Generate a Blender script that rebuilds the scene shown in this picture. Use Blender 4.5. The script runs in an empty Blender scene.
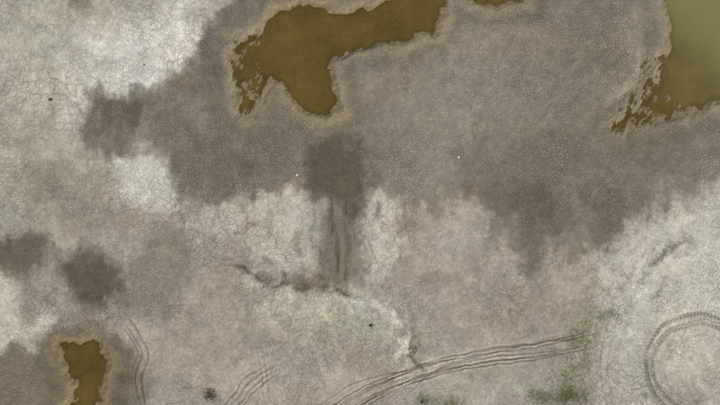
import bpy, math, numpy as np, random, bmesh
from mathutils import Vector
random.seed(3); rng=np.random.RandomState(7)
scene=bpy.context.scene
f32=np.float32
# map grid: 1 unit = 0.1 m (E east, S south)
def W(e,s): return ((e-360)*0.1,(202.5-s)*0.1)
TAB=rng.rand(512,512).astype(f32)
def vnoise(x,y,o=0):
    xf=np.floor(x);yf=np.floor(y)
    fx=x-xf;fy=y-yf
    fx=fx*fx*(3-2*fx);fy=fy*fy*(3-2*fy)
    xi=xf.astype(np.int32)+o*37;yi=yf.astype(np.int32)+o*91
    x0=xi&511;x1=(xi+1)&511;y0=yi&511;y1=(yi+1)&511
    a=TAB[y0,x0];b=TAB[y0,x1];c=TAB[y1,x0];d=TAB[y1,x1]
    t=a+(b-a)*fx;u=c+(d-c)*fx
    return t+(u-t)*fy
def fbm(x,y,s,oct=4,o=0,g=0.55):
    r=0;amp=1;t=0;x=x/f32(s);y=y/f32(s)
    ca,sa=f32(math.cos(0.6)*2.03),f32(math.sin(0.6)*2.03)
    for i in range(oct):
        r=r+f32(amp)*vnoise(x,y,o+i*3);t+=amp;amp*=g
        x,y=x*ca-y*sa+f32(11.3),x*sa+y*ca+f32(5.7)
    return (r*f32(2/t)-1)*f32(1.6)
def sst(a,b,x):
    t=np.clip((x-a)/(b-a),0,1);return t*t*(3-2*t)
def axis(half,step,far):
    core=np.arange(-half,half+step/2,step);out=[];s=step;p=core[-1]
    while p<far: s*=1.15;p+=s;out.append(p)
    out=np.array(out);return np.concatenate([-out[::-1],core,out])
ax=axis(38,0.06,4000);ay=axis(22,0.06,4000)
X,Y=[a.astype(f32) for a in np.meshgrid(ax,ay)]
E=X*10+360;S=f32(202.5)-Y*10
eax=ax*10+360;sax=202.5-ay*10
def reg(e0,e1,s0,s1):
    i=np.where((sax>=s0)&(sax<=s1))[0];j=np.where((eax>=e0)&(eax<=e1))[0]
    if len(i)==0 or len(j)==0:return None
    return slice(i[0],i[-1]+1),slice(j[0],j[-1]+1)
def regp(pts,m):
    p=np.array(pts);return reg(p[:,0].min()-m,p[:,0].max()+m,p[:,1].min()-m,p[:,1].max()+m)
wx=fbm(E,S,55,4,1)*14+fbm(E,S,15,3,40)*8
wy=fbm(E,S,55,4,20)*14+fbm(E,S,15,3,60)*8
wf=fbm(E,S,5,3,44,.7)*6
drip=fbm(E,S*f32(.18),9,3,46)*16
wsx=fbm(E,S,22,3,5)*5;wsy=fbm(E,S,22,3,25)*5
def sd(pts,x,y):
    n=len(pts);d=np.full(x.shape,1e9,f32);ins=np.zeros(x.shape,bool)
    for i in range(n):
        a,b_=pts[i];bx,by=pts[(i+1)%n];ex,ey=bx-a,by-b_
        t=np.clip(((x-f32(a))*f32(ex)+(y-f32(b_))*f32(ey))*f32(1/(ex*ex+ey*ey+1e-9)),0,1)
        d=np.minimum(d,(x-f32(a)-t*f32(ex))**2+(y-f32(b_)-t*f32(ey))**2)
        if by!=b_:
            c=((b_>y)!=(by>y));ins^=c&(x<ex*(y-b_)/(by-b_)+a)
    d=np.sqrt(d);return np.where(ins,d,-d)
def linedist(pts,x,y):
    best=np.full(x.shape,1e9,f32);side=np.zeros(x.shape,f32);along=np.zeros(x.shape,f32);L=0
    for i in range(len(pts)-1):
        a,b_=pts[i];bx,by=pts[i+1];ex,ey=bx-a,by-b_;l=math.hypot(ex,ey)
        if l<1e-6: continue
        px=x-f32(a);py=y-f32(b_)
        t=np.clip((px*f32(ex)+py*f32(ey))*f32(1/(l*l)),0,1)
        d=np.hypot(px-t*f32(ex),py-t*f32(ey));s=np.sign(px*f32(ey)-py*f32(ex));m=d<best
        best=np.where(m,d,best);side=np.where(m,s*d,side);along=np.where(m,L+t*l,along);L+=l
    return best,side,along,L
def smooth(pts,n=5):
    P=[pts[0]]+list(pts)+[pts[-1]];o=[]
    for i in range(1,len(P)-2):
        a,b,c,d=[np.array(P[i+k],float) for k in(-1,0,1,2)]
        for k in range(n):
            t=k/n;o.append(tuple(0.5*((2*b)+(-a+c)*t+(2*a-5*b+4*c-d)*t*t+(-a+3*b-3*c+d)*t**3)))
    o.append(tuple(P[-2]));return [(float(a),float(b)) for a,b in o]
def lin(c):
    c=np.array(c,float)/255
    return np.where(c<=0.04045,c/12.92,((c+0.055)/1.055)**2.4).astype(f32)
K=np.array([1.05,1.02,.955],f32)
col=np.zeros(X.shape+(3,),f32);wet=np.zeros(X.shape,f32);cfade=np.zeros(X.shape,f32)
def lay(c,m,r=(slice(None),slice(None))):
    m=np.clip(m,0,1)[...,None].astype(f32);col[r]=col[r]*(1-m)+(lin(c)*K)*m
def blob(e,s,re,rs,rot,c,k,w=1.3):
    R=max(re,rs)*1.3+40;r=reg(e-R,e+R,s-R,s+R)
    if r is None:return
    x=E[r]+wx[r]*w-e;y=S[r]+wy[r]*w-s;a=math.radians(rot)
    u=(x*math.cos(a)+y*math.sin(a))/re;v=(-x*math.sin(a)+y*math.cos(a))/rs
    lay(c,k*(1-sst(.35,1.3,np.sqrt(u*u+v*v)+wf[r]*.03)),r)
def patch(pts,c,k,soft=6,w=.8,dr=0.,wt=0,cf=0):
    r=regp(pts,60)
    q=sd(pts,E[r]+wx[r]*w+wf[r]*.6,S[r]+wy[r]*w+drip[r]*dr+wf[r]*.6)
    m=sst(-soft,soft,q);lay(c,m*k,r)
    if wt: wet[r]=np.maximum(wet[r],m*wt)
    if cf: cfade[r]=np.maximum(cfade[r],m*cf)
    return m,r
PALE=(187,184,172);PINK=(159,150,139)
col[:]=lin(PINK)*K
lay(PALE,.35*sst(-.1,.6,fbm(E,S,120,4,70)))
blob(60,40,190,100,0,(181,177,164),.95)
blob(140,52,75,50,-30,(215,214,206),.92)
blob(100,85,60,25,-20,(200,198,187),.65)
blob(25,30,60,60,0,(172,167,151),.6)
blob(30,190,80,80,0,(170,166,152),.8)
blob(690,300,110,130,0,(188,185,174),.95)
blob(560,300,90,40,-20,(157,148,136),.7)
blob(335,322,100,30,10,(177,174,158),.75)
blob(500,330,70,50,0,(156,146,134),.7)
blob(430,260,60,70,0,(158,149,139),.8)
blob(270,370,110,50,0,(169,160,148),.75)
blob(210,330,60,60,0,(156,145,132),.7)
blob(480,390,70,20,0,(164,162,146),.6)
blob(640,390,60,40,0,(182,178,166),.5)
wetp=[(330,-120),(255,5),(205,28),(196,60),(178,78),(130,100),(85,100),(71,125),(80,148),(112,152),(150,152),(172,160),(180,192),(205,205),(245,206),(272,190),(296,188),(318,212),(345,222),(362,205),(374,182),(386,176),(398,190),(412,208),(440,196),(468,190),(485,215),(505,245),(530,274),(556,252),(600,247),(628,222),(668,205),(700,190),(760,170),(850,80),(850,-120)]
patch(wetp,(126,119,108),.96,11,.8,.7,1)
blob(530,90,110,70,0,(131,124,113),.7)
blob(440,110,60,90,10,(141,135,124),.75)
blob(470,40,60,30,0,(147,137,122),.6)
blob(600,60,50,60,0,(132,123,108),.6)
blob(632,50,22,60,0,(152,143,126),.6)
blob(515,200,60,40,20,(105,98,87),.75)
blob(600,215,25,30,0,(101,93,81),.65)
blob(525,245,25,30,0,(105,97,85),.65)
blob(655,150,45,30,-20,(111,104,92),.7)
blob(560,160,60,30,0,(117,110,98),.55)
blob(130,118,60,18,-10,(102,95,83),.9)
blob(215,165,50,35,0,(112,106,94),.8)
blob(200,70,30,30,-40,(112,104,92),.85)
blob(235,20,50,12,-30,(102,97,90),.75)
blob(275,150,40,30,0,(120,113,102),.6)
blob(480,160,18,60,10,(114,107,96),.4)
# seep below the pond
patch([(310,118),(350,118),(352,150),(312,150)],(111,103,89),.6,12,.6,.3,.5,.3)
patch([(312,142),(345,138),(366,150),(369,190),(362,216),(330,212),(308,190),(308,160)],(87,80,66),.88,11,.6,.3,1,.5)
patch([(250,212),(275,195),(298,196),(318,220),(322,250),(314,272),(290,275),(260,262),(248,240)],(190,185,173),.85,9,.8,.6)
patch([(384,184),(399,196),(402,235),(392,275),(366,285),(362,262),(372,225)],(196,192,180),.88,7,.6,.6)
r=reg(270,410,180,320)
ee=E[r]+wsx[r]*.8+wf[r]*.3-338-(S[r]-240)*.02;ss=S[r]
stk=fbm(E[r]+wsx[r]*.35,ss*f32(.11)+E[r]*f32(.02),4.5,4,133,.65)
wid=26+np.clip(ss-240,0,60)*.12
body=(1-sst(.3,1.3,np.abs(ee)/wid+stk*.35))
vert=sst(190,215,ss)*(1-sst(276,304,ss+drip[r]*.8+np.abs(ee)*.3))
lay((106,98,84),.82*body*vert,r)
wet[r]=np.maximum(wet[r],body*vert*.7);cfade[r]=np.maximum(cfade[r],body*vert*.35)
lay((76,69,55),.75*sst(.05,.7,stk)*(1-sst(.4,1.1,np.abs(ee)/wid))*vert,r)
lay((156,148,134),.45*sst(.1,.8,-stk)*(1-sst(.4,1.2,np.abs(ee)/wid))*vert,r)
patch([(112,158),(140,150),(168,162),(172,188),(160,206),(128,208),(108,190)],(202,199,189),.86,10)
patch([(180,212),(225,206),(245,216),(235,234),(195,236),(178,228)],(192,184,171),.8,7)
patch([(415,225),(440,205),(470,200),(484,225),(470,250),(440,262)],(175,168,158),.65,10,.8,.8)
patch([(-40,272),(12,275),(24,300),(22,350),(-40,360)],(196,192,180),.88,9)
patch([(20,318),(50,308),(70,318),(50,336),(22,350)],(196,192,179),.85,7)
patch([(610,250),(670,225),(760,185),(800,300),(640,330),(600,300)],(194,192,181),.75,13)
for pts,c,k,cf,w_ in [
 ([(56,256),(78,248),(108,258),(130,276),(118,298),(98,310),(76,298),(64,276)],(90,84,69),.92,.5,.45),
 ([(-20,240),(35,233),(54,243),(50,265),(30,282),(8,272),(-20,268)],(98,91,77),.9,.5,.5),
 ([(28,165),(55,160),(64,185),(48,205),(30,195)],(128,120,105),.7,0,.8),
 ([(130,240),(160,225),(186,236),(184,275),(172,310),(140,312),(122,300),(140,268)],(131,124,111),.75,.2,.8),
 ([(70,170),(100,165),(104,200),(80,222),(64,200)],(144,136,122),.5,0,.8),
 ([(60,212),(110,212),(140,225),(110,245),(75,240)],(148,138,124),.6,0,.8),
 ([(-40,352),(40,336),(95,326),(132,342),(142,380),(138,440),(-40,440)],(120,110,95),.92,.3,.8),
 ([(48,350),(75,328),(118,336),(124,380),(112,440),(55,440)],(94,84,67),.7,.4,.6),
 ([(60,-20),(90,-20),(86,8),(66,12)],(112,106,95),.75,0,.8)]:
    patch(pts,c,k,10,w_,.35,k,cf)
H=fbm(E,S,150,3,55)*0.07+fbm(E,S,18,3,57)*0.03+fbm(E,S,6,3,59)*.012+f32(0.18)
def stroke(pts,w,c,k,warp=.6,dh=0):
    r=regp(pts,30)
    bd,_,_,_=linedist(smooth(pts),E[r]+wsx[r]*warp+wf[r]*.5,S[r]+wsy[r]*warp+wf[r]*.5)
    mm=k*(1-sst(0,w,bd))*np.clip(.75+fbm(E[r],S[r],9,3,80)*.9,0,1)
    lay(c,mm,r);H[r]-=dh*mm
# eroded step (scarp) crossing the lower middle
SC=[(228,262),(262,280),(290,287),(318,292),(345,295),(368,300),(388,312),(402,324),(412,340),(408,354),(420,366),(432,380)]
r=regp(SC,45)
bd,side,al,_=linedist(smooth(SC),E[r]+wsx[r]*1.3+wf[r]*.6,S[r]+wsy[r]*1.3+wf[r]*.6)
endf=sst(0,25,al)*(1-sst(215,245,al))
H[r]+=(.10*sst(-3,3,-side)*(1-sst(8,40,bd))*endf)*np.clip(.7+.8*fbm(E[r],S[r],14,2,81),.1,1.3)
run=sst(-.2,.7,fbm(E[r]*f32(.9)+S[r]*f32(.25),S[r]*f32(.2),4,3,83))
lay((204,200,186),.65*run*(1-sst(2,22,bd))*endf*(side<0),r)
lay((204,200,186),.6*run*(1-sst(2,22,bd))*endf*(side>0)*.5,r)
stroke([(236,266),(262,280),(290,287),(318,292),(345,294),(362,300)],7,(92,83,67),.85,1.3,dh=.0)
stroke([(258,276),(285,279),(318,284)],9,(112,101,85),.65)
stroke([(268,260),(284,274)],7,(104,94,79),.55)
stroke([(300,276),(306,286)],6,(98,89,73),.5)
stroke([(365,301),(388,312),(402,324),(412,340),(408,354),(420,366)],4,(98,89,72),.9,1.3,dh=.05)
stroke([(352,300),(374,304),(394,318),(406,332),(403,345),(398,358)],7,(214,210,197),.95)
for k_ in range(14):
    e=random.uniform(250,410);s=298+abs(e-330)*.12
    stroke([(e,s),(e+random.uniform(0,14),s+random.uniform(12,26))],random.uniform(2.5,5),random.choice([(132,124,107),(198,194,180)]),.5,.8)
stroke([(640,285),(652,266),(668,250),(690,238)],7,(112,107,97),.85)
stroke([(618,290),(640,262),(660,240)],5,(136,130,119),.45)
stroke([(650,300),(672,262),(700,244)],5,(130,125,114),.5)
stroke([(406,205),(408,225),(404,250)],4,(110,101,88),.5)
stroke([(498,238),(500,270),(490,300)],4,(132,124,112),.4)
stroke([(596,318),(585,340),(575,365),(566,385),(556,410)],20,(122,125,92),.8,1.4)
stroke([(535,395),(560,400),(585,392)],15,(104,107,74),.75)
stroke([(418,398),(440,404),(455,400)],9,(106,106,78),.75)
stroke([(600,312),(622,318)],11,(128,130,103),.6)
stroke([(300,330),(350,322),(392,330)],14,(167,166,143),.4)
stroke([(252,305),(244,335)],9,(136,132,111),.5)
stroke([(205,392),(214,398)],9,(118,108,87),.7)
for k_ in range(26):
    e=random.choice([random.uniform(180,300),random.uniform(365,420),random.uniform(470,640)]);s=random.uniform(205,250);L=random.uniform(15,45)
    stroke([(e,s-10),(e+random.uniform(-4,4),s+L*.5),(e+random.uniform(-8,8),s+L)],random.uniform(2.5,6),(122,113,99),.5,.8)
mot=fbm(E,S,34,4,90)*.10+fbm(E,S,9,4,95)*.10+fbm(E,S,3,3,98)*.07
dryn=1-wet
mot+=dryn*.12*fbm(E,S,14,4,101)
col*=(1+mot)[...,None]
hue=fbm(E,S,45,3,104)*.03
col[...,0]*=1+hue;col[...,2]*=1-hue
tfade=np.zeros(X.shape,f32)
def track(pts,offs,w,k,dh=.03,tread=0,warp=.25,ridge=.3,cut=30,ends=25):
    r=regp(pts,cut)
    bd,side,al,L=linedist(smooth(pts),E[r]+wsx[r]*warp+wf[r]*.06,S[r]+wsy[r]*warp+wf[r]*.06)
    en=sst(0,ends,al)*(1-sst(L-ends,L,al)) if ends else 1.
    for n_,o in enumerate(offs):
        fade=np.clip(.75+.6*fbm(E[r],S[r],20,3,66+n_*7),.1,1)*en
        q=np.abs(side-o)
        g=(1-sst(w*.3,w*1.1,q))*fade
        g=np.clip(g*k,0,1)*(bd<cut)
        rr=(1-sst(.2,w*1.1,np.abs(q-w*1.7)))*fade*k*ridge*(bd<cut)
        col[r]=col[r]*(1-g[...,None]*np.array([.56,.58,.62],f32))*(1+rr[...,None])
        H[r]-=dh*g;H[r]+=dh*.4*rr
        tfade[r]=np.maximum(tfade[r],np.clip(g+rr,0,1)*.6)
track([(320,420),(375,388),(425,370),(480,358),(540,350),(604,334)],[-8,-5,4,7],1.15,1.,.008,0,.25,.16)
track([(335,420),(400,384),(440,370),(490,358),(545,352),(604,342)],[-3,1,10],1.1,.9,.008,0,.35,.16)
track([(300,420),(360,384),(410,372),(470,360)],[-4,4],1.1,.75,.008,0,.35,.16)
track([(390,420),(420,380),(450,364),(520,346),(600,326)],[0],1.2,.7,.008,0,.3,.16)
track([(126,315),(143,350),(138,380),(148,424)],[-5,-2,4],1.3,.85,.008,0,.4,.2)
track([(222,420),(248,388),(282,362)],[-6,-2,3,8],1.2,.75,.008,0,.5,.2)
track([(282,420),(268,385),(260,340)],[0,5],1.2,.5,.006,0,.6,.2)
track([(620,300),(605,330),(600,370),(610,412)],[0,7],1.3,.35,.008,0,.3,.2)
# wheel-spin circle: two treaded ruts
r=reg(620,780,290,440)
ex=E[r]-698+wsx[r]*.35;ey=S[r]-368+wsy[r]*.35
R_=np.hypot(ex,ey*f32(.98));A_=np.arctan2(ey,ex)
def rut(rad,w,k,tn,wob,o,dh):
    q=R_-(rad+wob*np.sin(A_*2+o))
    fade=np.clip(.9+.35*fbm(E[r],S[r],16,3,175+int(o*5)),.45,1)
    g=(1-sst(w*.7,w*1.1,np.abs(q)))*fade
    if tn: g=g*(.70+.30*np.sin(A_*tn+np.abs(q)*1.3))
    g=np.clip(g*k,0,1)
    col[r]=col[r]*(1-g[...,None]*np.array([.66,.67,.70],f32))
    H[r]-=dh*g;tfade[r]=np.maximum(tfade[r],g*.8)
rut(53,2.5,1.,95,1.2,0.,.006)
rut(44,2.1,.9,80,1.5,1.,.006)
rut(48.5,.8,.7,0,2.0,2.,.0)
rut(32,1.1,.35,0,2.5,3.,.0)
# ---------- ponds ----------
P1=[(450,-60),(446,0),(434,28),(412,37),(385,41),(345,48),(326,60),(331,82),(336,105),(326,117),(310,112),(294,97),(280,84),(264,80),(256,95),(247,112),(240,106),(243,85),(237,62),(240,46),(254,40),(270,24),(290,9),(310,4),(345,12),(370,9),(390,-2),(400,-60)]
P1f=[(228,38),(256,36),(270,50),(268,84),(256,112),(240,116),(232,90)]
P2=[(655,-80),(662,0),(670,20),(670,50),(664,75),(658,96),(642,112),(622,126),(640,121),(680,114),(724,100),(800,90),(860,20),(830,-80)]
P2f=[(642,55),(668,50),(672,90),(700,112),(655,122),(625,134),(604,130),(610,100),(636,82)]
P3=[(62,346),(95,342),(107,360),(100,380),(96,415),(95,450),(72,450),(70,415),(79,385),(67,366)]
P4=[(468,-40),(466,-2),(492,3),(520,0),(530,-40)]
pd=np.full(X.shape,-1e3,f32)
for P,w in((P1,.3),(P2,.3),(P3,.4),(P4,.25)):
    r=regp(P,60);pd[r]=np.maximum(pd[r],sd(P,E[r]+wx[r]*w,S[r]+wy[r]*w))
rag=fbm(E,S,9,4,110)*3.2
pdr=pd+rag
r2=regp(P2f,40);fr=np.full(X.shape,-1e3,f32);fr[r2]=sd(P2f,E[r2]+wx[r2]*.3,S[r2]+wy[r2]*.3)
r1=regp(P1f,40);fr[r1]=np.maximum(fr[r1],sd(P1f,E[r1]+wx[r1]*.3,S[r1]+wy[r1]*.3))
rim=1-sst(0,24,-pdr+fbm(E,S,20,3,115)*6);rim2=1-sst(0,8,-pdr+rag*.6)
rimd=sst(8,16,-pdr)*(1-sst(18,34,-pdr))
lay((98,90,74),.4*rimd)
lay((150,135,108),.65*rim);lay((106,90,56),.5*rim2)
wet=np.maximum(wet,sst(-30,0,pd))
fringe=sst(-8,5,fr)
WL=-0.04
up=np.clip(-pdr/6,0,1)
H=H*up+np.where(pdr>0,-.03-.03*np.minimum(pdr,10),0)
fn=fbm(E+S*f32(.5),S*f32(.6)-E*f32(.25),5,4,150,.65)
bias=np.where(E<400,.0,.10)
Hf=-.04+.10*(fn+bias-np.clip(pd/28,-.6,.45))
H=np.where(fringe>0,H*(1-fringe)+Hf*fringe,H)
near=np.clip(1-np.abs(pdr+2)/5,0,1)*(1-fringe)
H+=near*.05*fbm(E,S,3.5,3,160)
stain=1-sst(.0,.035,H-WL)
lay((86,70,36),stain*.9)
col=np.clip(col,.01,.9)
def add_sheet(name,X,Y,Z):
    ny,nx=X.shape;me=bpy.data.meshes.new(name);me.vertices.add(nx*ny)
    me.vertices.foreach_set("co",np.stack([X,Y,Z],-1).astype(f32).ravel())
    i=np.arange(ny*nx,dtype=np.int32).reshape(ny,nx)
    q=np.stack([i[:-1,:-1],i[:-1,1:],i[1:,1:],i[1:,:-1]],-1).reshape(-1,4)
    me.loops.add(q.size);me.loops.foreach_set("vertex_index",q.ravel())
    me.polygons.add(len(q));me.polygons.foreach_set("loop_start",(np.arange(len(q))*4).astype(np.int32))
    me.polygons.foreach_set("use_smooth",np.ones(len(q),bool));me.update(calc_edges=True)
    ob=bpy.data.objects.new(name,me);scene.collection.objects.link(ob);return ob
g=add_sheet("cracked_mud_ground",X,Y,H);me=g.data
def fatt(n,v,m=None):
    a=(m or me).attributes.new(n,"FLOAT","POINT");a.data.foreach_set("value",np.ascontiguousarray(v,dtype=f32).ravel())
def vatt(n,x,y):
    a=me.attributes.new(n,"FLOAT_VECTOR","POINT");a.data.foreach_set("vector",np.stack([x,y,np.zeros_like(x)],-1).astype(f32).ravel())
a=me.attributes.new("soil","FLOAT_COLOR","POINT")
a.data.foreach_set("color",np.concatenate([col,np.ones(X.shape+(1,),f32)],-1).ravel())
fatt("moist",wet)
cs=np.clip(.85+.5*fbm(E,S,50,3,140),.35,1.25)*(1-.55*(1-sst(0,14,-pdr)))*(1-.6*cfade)*(1-tfade)
fatt("crackamt",cs)
fatt("crackwid",np.clip(.9+1.0*fbm(E,S,9,3,145,.7),.1,2.))
fatt("crackbig",np.clip(.3+1.2*fbm(E,S,28,3,148),.0,1.))
a1=fbm(E,S,7,3,200,.7);a2=fbm(E,S,7,3,215,.7)
vatt("uvA",X+a1*f32(.08)+wsx*f32(.05),Y+a2*f32(.08)+wsy*f32(.05))
vatt("uvB",X+a1*f32(.08)+wsx*f32(.10),Y+a2*f32(.08)+wsy*f32(.10))
vatt("uvC",X+a1*f32(.15)+wsx*f32(.3),Y+a2*f32(.15)+wsy*f32(.3))
fatt("coarse",sst(-.25,.35,fbm(E,S,75,3,320)+.25*sst(520,680,E)*sst(200,300,S)))

def newmat(n):
    m=bpy.data.materials.new(n);m.use_nodes=True;nt=m.node_tree;return m,nt,nt.nodes["Principled BSDF"]
class N:
    def __init__(s,nt): s.nt=nt
    def n(s,t,**k):
        x=s.nt.nodes.new(t)
        for a_,v in k.items():setattr(x,a_,v)
        return x
    def l(s,a_,b_): s.nt.links.new(a_,b_)
    def math(s,op,a_,b_=None,c_=None):
        x=s.n("ShaderNodeMath",operation=op)
        for i,v in enumerate((a_,b_,c_)):
            if v is None: continue
            if isinstance(v,(int,float)):x.inputs[i].default_value=v
            else:s.l(v,x.inputs[i])
        return x.outputs[0]
    def mr(s,v,a0,a1,b0,b1,sm=True):
        x=s.n("ShaderNodeMapRange",interpolation_type='SMOOTHSTEP' if sm else 'LINEAR')
        for i,u in enumerate((v,a0,a1,b0,b1)):
            if isinstance(u,(int,float)):x.inputs[i].default_value=u
            else:s.l(u,x.inputs[i])
        return x.outputs[0]
    def noise(s,vec,sc,det=4,ro=.6):
        x=s.n("ShaderNodeTexNoise");x.inputs["Scale"].default_value=sc;x.inputs["Detail"].default_value=det;x.inputs["Roughness"].default_value=ro
        s.l(vec,x.inputs["Vector"]);return x
mat,nt,b=newmat("cracked_mud");h=N(nt)
tc=h.n("ShaderNodeTexCoord").outputs["Object"]
att=lambda n,o="Fac":h.n("ShaderNodeAttribute",attribute_name=n).outputs[o]
soil=att("soil","Color");moist=att("moist");camt=att("crackamt");cwid=att("crackwid");cbig=att("crackbig");coarse=att("coarse")
def voro(vec,sc,feat):
    x=h.n("ShaderNodeTexVoronoi",feature=feat,voronoi_dimensions='2D');x.inputs["Scale"].default_value=sc;h.l(vec,x.inputs["Vector"]);return x
def crack(vec,sc,w,wm=cwid):
    d=voro(vec,sc,'DISTANCE_TO_EDGE').outputs["Distance"]
    ww=h.math("MULTIPLY_ADD",wm,w*sc,.001)
    return h.math("SUBTRACT",1.,h.math("MINIMUM",h.math("DIVIDE",d,ww),1.))
A=att("uvA","Vector");B=att("uvB","Vector");C=att("uvC","Vector")
cF=crack(A,3.3,.07);cM=crack(B,2.1,.062);cX=crack(B,1.3,.068);cL=crack(C,.62,.08,cbig)
dryc=h.math("MAXIMUM",h.math("MULTIPLY",cM,h.mr(coarse,0,1,.85,.45)),h.math("MULTIPLY",cX,h.mr(coarse,0,1,.1,.9)))
allc=h.math("MAXIMUM",h.math("MAXIMUM",h.math("MULTIPLY",cF,h.mr(moist,.2,.8,.4,.75)),h.math("MULTIPLY",dryc,h.mr(moist,.2,.9,1.,.3))),h.math("MULTIPLY",cL,h.mr(moist,.2,.9,1.,.6)))
allc=h.math("MULTIPLY",allc,camt)
cell=h.n("ShaderNodeSeparateColor");h.l(voro(A,3.3,'F1').outputs["Color"],cell.inputs[0])
gr=h.noise(tc,9.,3,.8).outputs["Fac"]
val=h.mr(gr,.25,.75,.72,1.28,False)
val=h.math("MULTIPLY",val,h.mr(cell.outputs[0],0,1,.91,1.09,False))
val=h.math("MULTIPLY",val,h.math("SUBTRACT",1.08,h.math("MULTIPLY",allc,.48)))
mul=h.n("ShaderNodeVectorMath",operation='SCALE');h.l(soil,mul.inputs[0]);h.l(val,mul.inputs["Scale"])
h.l(mul.outputs[0],b.inputs["Base Color"])
h.l(h.mr(moist,0,1,.95,.75),b.inputs["Roughness"]);b.inputs["Specular IOR Level"].default_value=.2
hh=h.math("SUBTRACT",h.math("MULTIPLY",gr,.07),h.math("MULTIPLY",allc,.045))
bp=h.n("ShaderNodeBump");bp.inputs["Strength"].default_value=.65;bp.inputs["Distance"].default_value=1.
h.l(hh,bp.inputs["Height"]);h.l(bp.outputs[0],b.inputs["Normal"])
me.materials.append(mat)
# ---------- water ----------
wm,nt,b=newmat("muddy_water");h=N(nt)
tc=h.n("ShaderNodeTexCoord").outputs["Object"]
no=h.noise(tc,.22,5,.65).outputs["Fac"];no2=h.noise(tc,2.5,4,.6).outputs["Fac"]
rp=h.n("ShaderNodeValToRGB");rp.color_ramp.elements[0].position=.36;rp.color_ramp.elements[1].position=.66
rp.color_ramp.elements[0].color=(*(lin((82,68,33))*K),1);rp.color_ramp.elements[1].color=(*(lin((107,91,48))*K),1)
h.l(h.math("ADD",h.math("MULTIPLY",no,.72),h.math("MULTIPLY",no2,.28)),rp.inputs[0])
sx=h.n("ShaderNodeSeparateXYZ");h.l(tc,sx.inputs[0])
dist=h.math("ADD",h.math("MULTIPLY",sx.outputs[0],.7),h.math("MULTIPLY",sx.outputs[1],.7))
far=h.mr(h.math("ADD",dist,h.math("MULTIPLY",no,4.)),30.,41.,0.,.9)
mx=h.n("ShaderNodeMix",data_type='RGBA');h.l(far,mx.inputs[0]);h.l(rp.outputs[0],mx.inputs[6]);mx.inputs[7].default_value=(*(lin((130,125,84))*K),1)
dep=h.n("ShaderNodeAttribute",attribute_name="depth").outputs["Fac"]
ed=h.n("ShaderNodeVectorMath",operation='SCALE');h.l(mx.outputs[2],ed.inputs[0]);h.l(h.mr(dep,0.,6.,.78,1.),ed.inputs["Scale"])
h.l(ed.outputs[0],b.inputs["Base Color"]);b.inputs["Roughness"].default_value=.1;b.inputs["IOR"].default_value=1.33
bp=h.n("ShaderNodeBump");bp.inputs["Strength"].default_value=.25;bp.inputs["Distance"].default_value=.02
h.l(no2,bp.inputs["Height"]);h.l(bp.outputs[0],b.inputs["Normal"])
def pond(e0,e1,s0,s1):
    x0,y0=W(e0,s1);x1,y1=W(e1,s0);n=160
    xs,ys=np.meshgrid(np.linspace(x0,x1,n),np.linspace(y0,y1,n))
    o=add_sheet("muddy_water_pond",xs,ys,np.full(xs.shape,WL));o.data.materials.append(wm)
    jj=np.clip(np.searchsorted(ax,xs[0]),0,len(ax)-1);ii=np.clip(np.searchsorted(ay,ys[:,0]),0,len(ay)-1)
    fatt("depth",pdr[np.ix_(ii,jj)],o.data)
pond(215,475,-90,140);pond(580,900,-110,160);pond(40,130,320,480);pond(476,560,-80,20)
# ---------- stones ----------
def stone_mat(n,c):
    m,nt,b=newmat(n);h=N(nt);t=h.n("ShaderNodeTexCoord").outputs["Object"]
    r=h.n("ShaderNodeValToRGB");r.color_ramp.elements[0].color=(*[v*.6 for v in c],1);r.color_ramp.elements[1].color=(*c,1)
    h.l(h.noise(t,9,4).outputs["Fac"],r.inputs[0]);h.l(r.outputs[0],b.inputs["Base Color"]);b.inputs["Roughness"].default_value=.9;return m
dk=stone_mat("dark_stone",(.085,.076,.06));wh=stone_mat("pale_stone",(.7,.68,.65))
def height(x,y):
    return float(H[np.argmin(abs(ay-y)),np.argmin(abs(ax-x))])
def stone(name,e,s,r,m):
    bm=bmesh.new();bmesh.ops.create_icosphere(bm,subdivisions=2,radius=r)
    sc=Vector((random.uniform(.8,1.3),random.uniform(.7,1.1),.6))
    for v in bm.verts: v.co=Vector((v.co.x*sc.x,v.co.y*sc.y,v.co.z*sc.z))*random.uniform(.82,1.15)
    md=bpy.data.meshes.new(name);bm.to_mesh(md);bm.free()
    o=bpy.data.objects.new(name,md);x,y=W(e,s);o.location=(x,y,height(x,y)+r*.2);o.rotation_euler[2]=random.uniform(0,6)
    md.materials.append(m);scene.collection.objects.link(o)
for e,s,r in((52,100,.18),(145,65,.09),(371,325,.16),(422,402,.15)):stone("dark_rock",e,s,r,dk)
for e,s,r in((297,175,.14),(458,157,.13)):stone("white_stone",e,s,r,wh)
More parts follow.
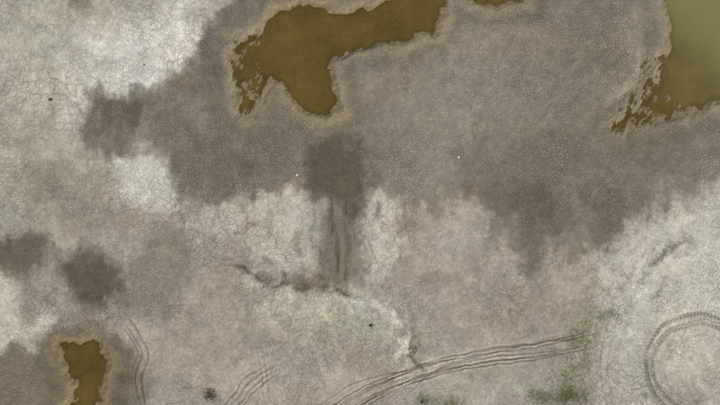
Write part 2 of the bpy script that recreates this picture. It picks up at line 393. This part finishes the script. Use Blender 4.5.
# ---------- vegetation ----------
vm,nt,b=newmat("grass_leaf");h=N(nt)
oi=h.n("ShaderNodeTexCoord").outputs["Object"]
r=h.n("ShaderNodeValToRGB");r.color_ramp.elements[0].color=(.05,.06,.025,1);r.color_ramp.elements[1].color=(.12,.13,.065,1)
h.l(h.noise(oi,3,3).outputs["Fac"],r.inputs[0]);h.l(r.outputs[0],b.inputs["Base Color"]);b.inputs["Roughness"].default_value=.8
def grass(name,centres,n,size,mat_=vm):
    V=[];F=[]
    for (e,s,re,rs,k) in centres:
        for c in range(int(n*k)):
            ce=random.gauss(e,re);cs_=random.gauss(s,rs);x0,y0=W(ce,cs_);z0=height(x0,y0)
            for q in range(random.randint(3,9)):
                a=random.uniform(0,6.28);L=size*random.uniform(.5,1.4);x=x0+random.gauss(0,size*.6);y=y0+random.gauss(0,size*.6)
                dx,dy=math.cos(a),math.sin(a);w=L*.14;i=len(V)
                V+=[(x-dy*w,y+dx*w,z0-.01),(x+dy*w,y-dx*w,z0-.01),(x+dx*L*.8,y+dy*L*.8,z0+L*.4)];F.append((i,i+1,i+2))
    md=bpy.data.meshes.new(name);md.from_pydata(V,[],F);md.materials.append(mat_)
    o=bpy.data.objects.new(name,md);scene.collection.objects.link(o)
grass("low_grass",[(590,325,9,14,1.3),(578,355,10,12,1.3),(568,380,9,9,1.7),(552,398,18,6,2.3),(578,400,9,5,1.),(440,403,14,3,.9),(425,400,4,3,.6),(610,316,18,8,.4),(500,400,20,6,.3),(350,330,30,10,.3),(255,315,10,12,.15)],110,.10)
dm=stone_mat("dry_brush",(.11,.095,.06))
grass("dry_shrub",[(211,394,2.6,2.6,1)],80,.17,dm)
# ---------- light ----------
el,az=math.radians(48),math.radians(135)
w=bpy.data.worlds.new("World");scene.world=w;w.use_nodes=True;nt=w.node_tree
sk=nt.nodes.new("ShaderNodeTexSky");sk.sky_type='NISHITA';sk.sun_disc=False;sk.sun_elevation=el;sk.sun_rotation=az
nt.links.new(sk.outputs[0],nt.nodes["Background"].inputs[0]);nt.nodes["Background"].inputs[1].default_value=.075
sl=bpy.data.lights.new("sun","SUN");sl.energy=3.5;sl.angle=math.radians(.6);sl.color=(1,.95,.87)
so=bpy.data.objects.new("sun",sl);scene.collection.objects.link(so)
dirv=Vector((math.sin(az)*math.cos(el),math.cos(az)*math.cos(el),math.sin(el)))
so.rotation_euler=dirv.to_track_quat('Z','Y').to_euler();so.location=dirv*50
cam=bpy.data.cameras.new("camera");co=bpy.data.objects.new("camera",cam);scene.collection.objects.link(co)
co.location=(0,0,60);cam.lens=30;cam.sensor_width=36;cam.clip_end=12000;scene.camera=co
scene.view_settings.view_transform='Standard';scene.view_settings.look='None';scene.view_settings.exposure=0
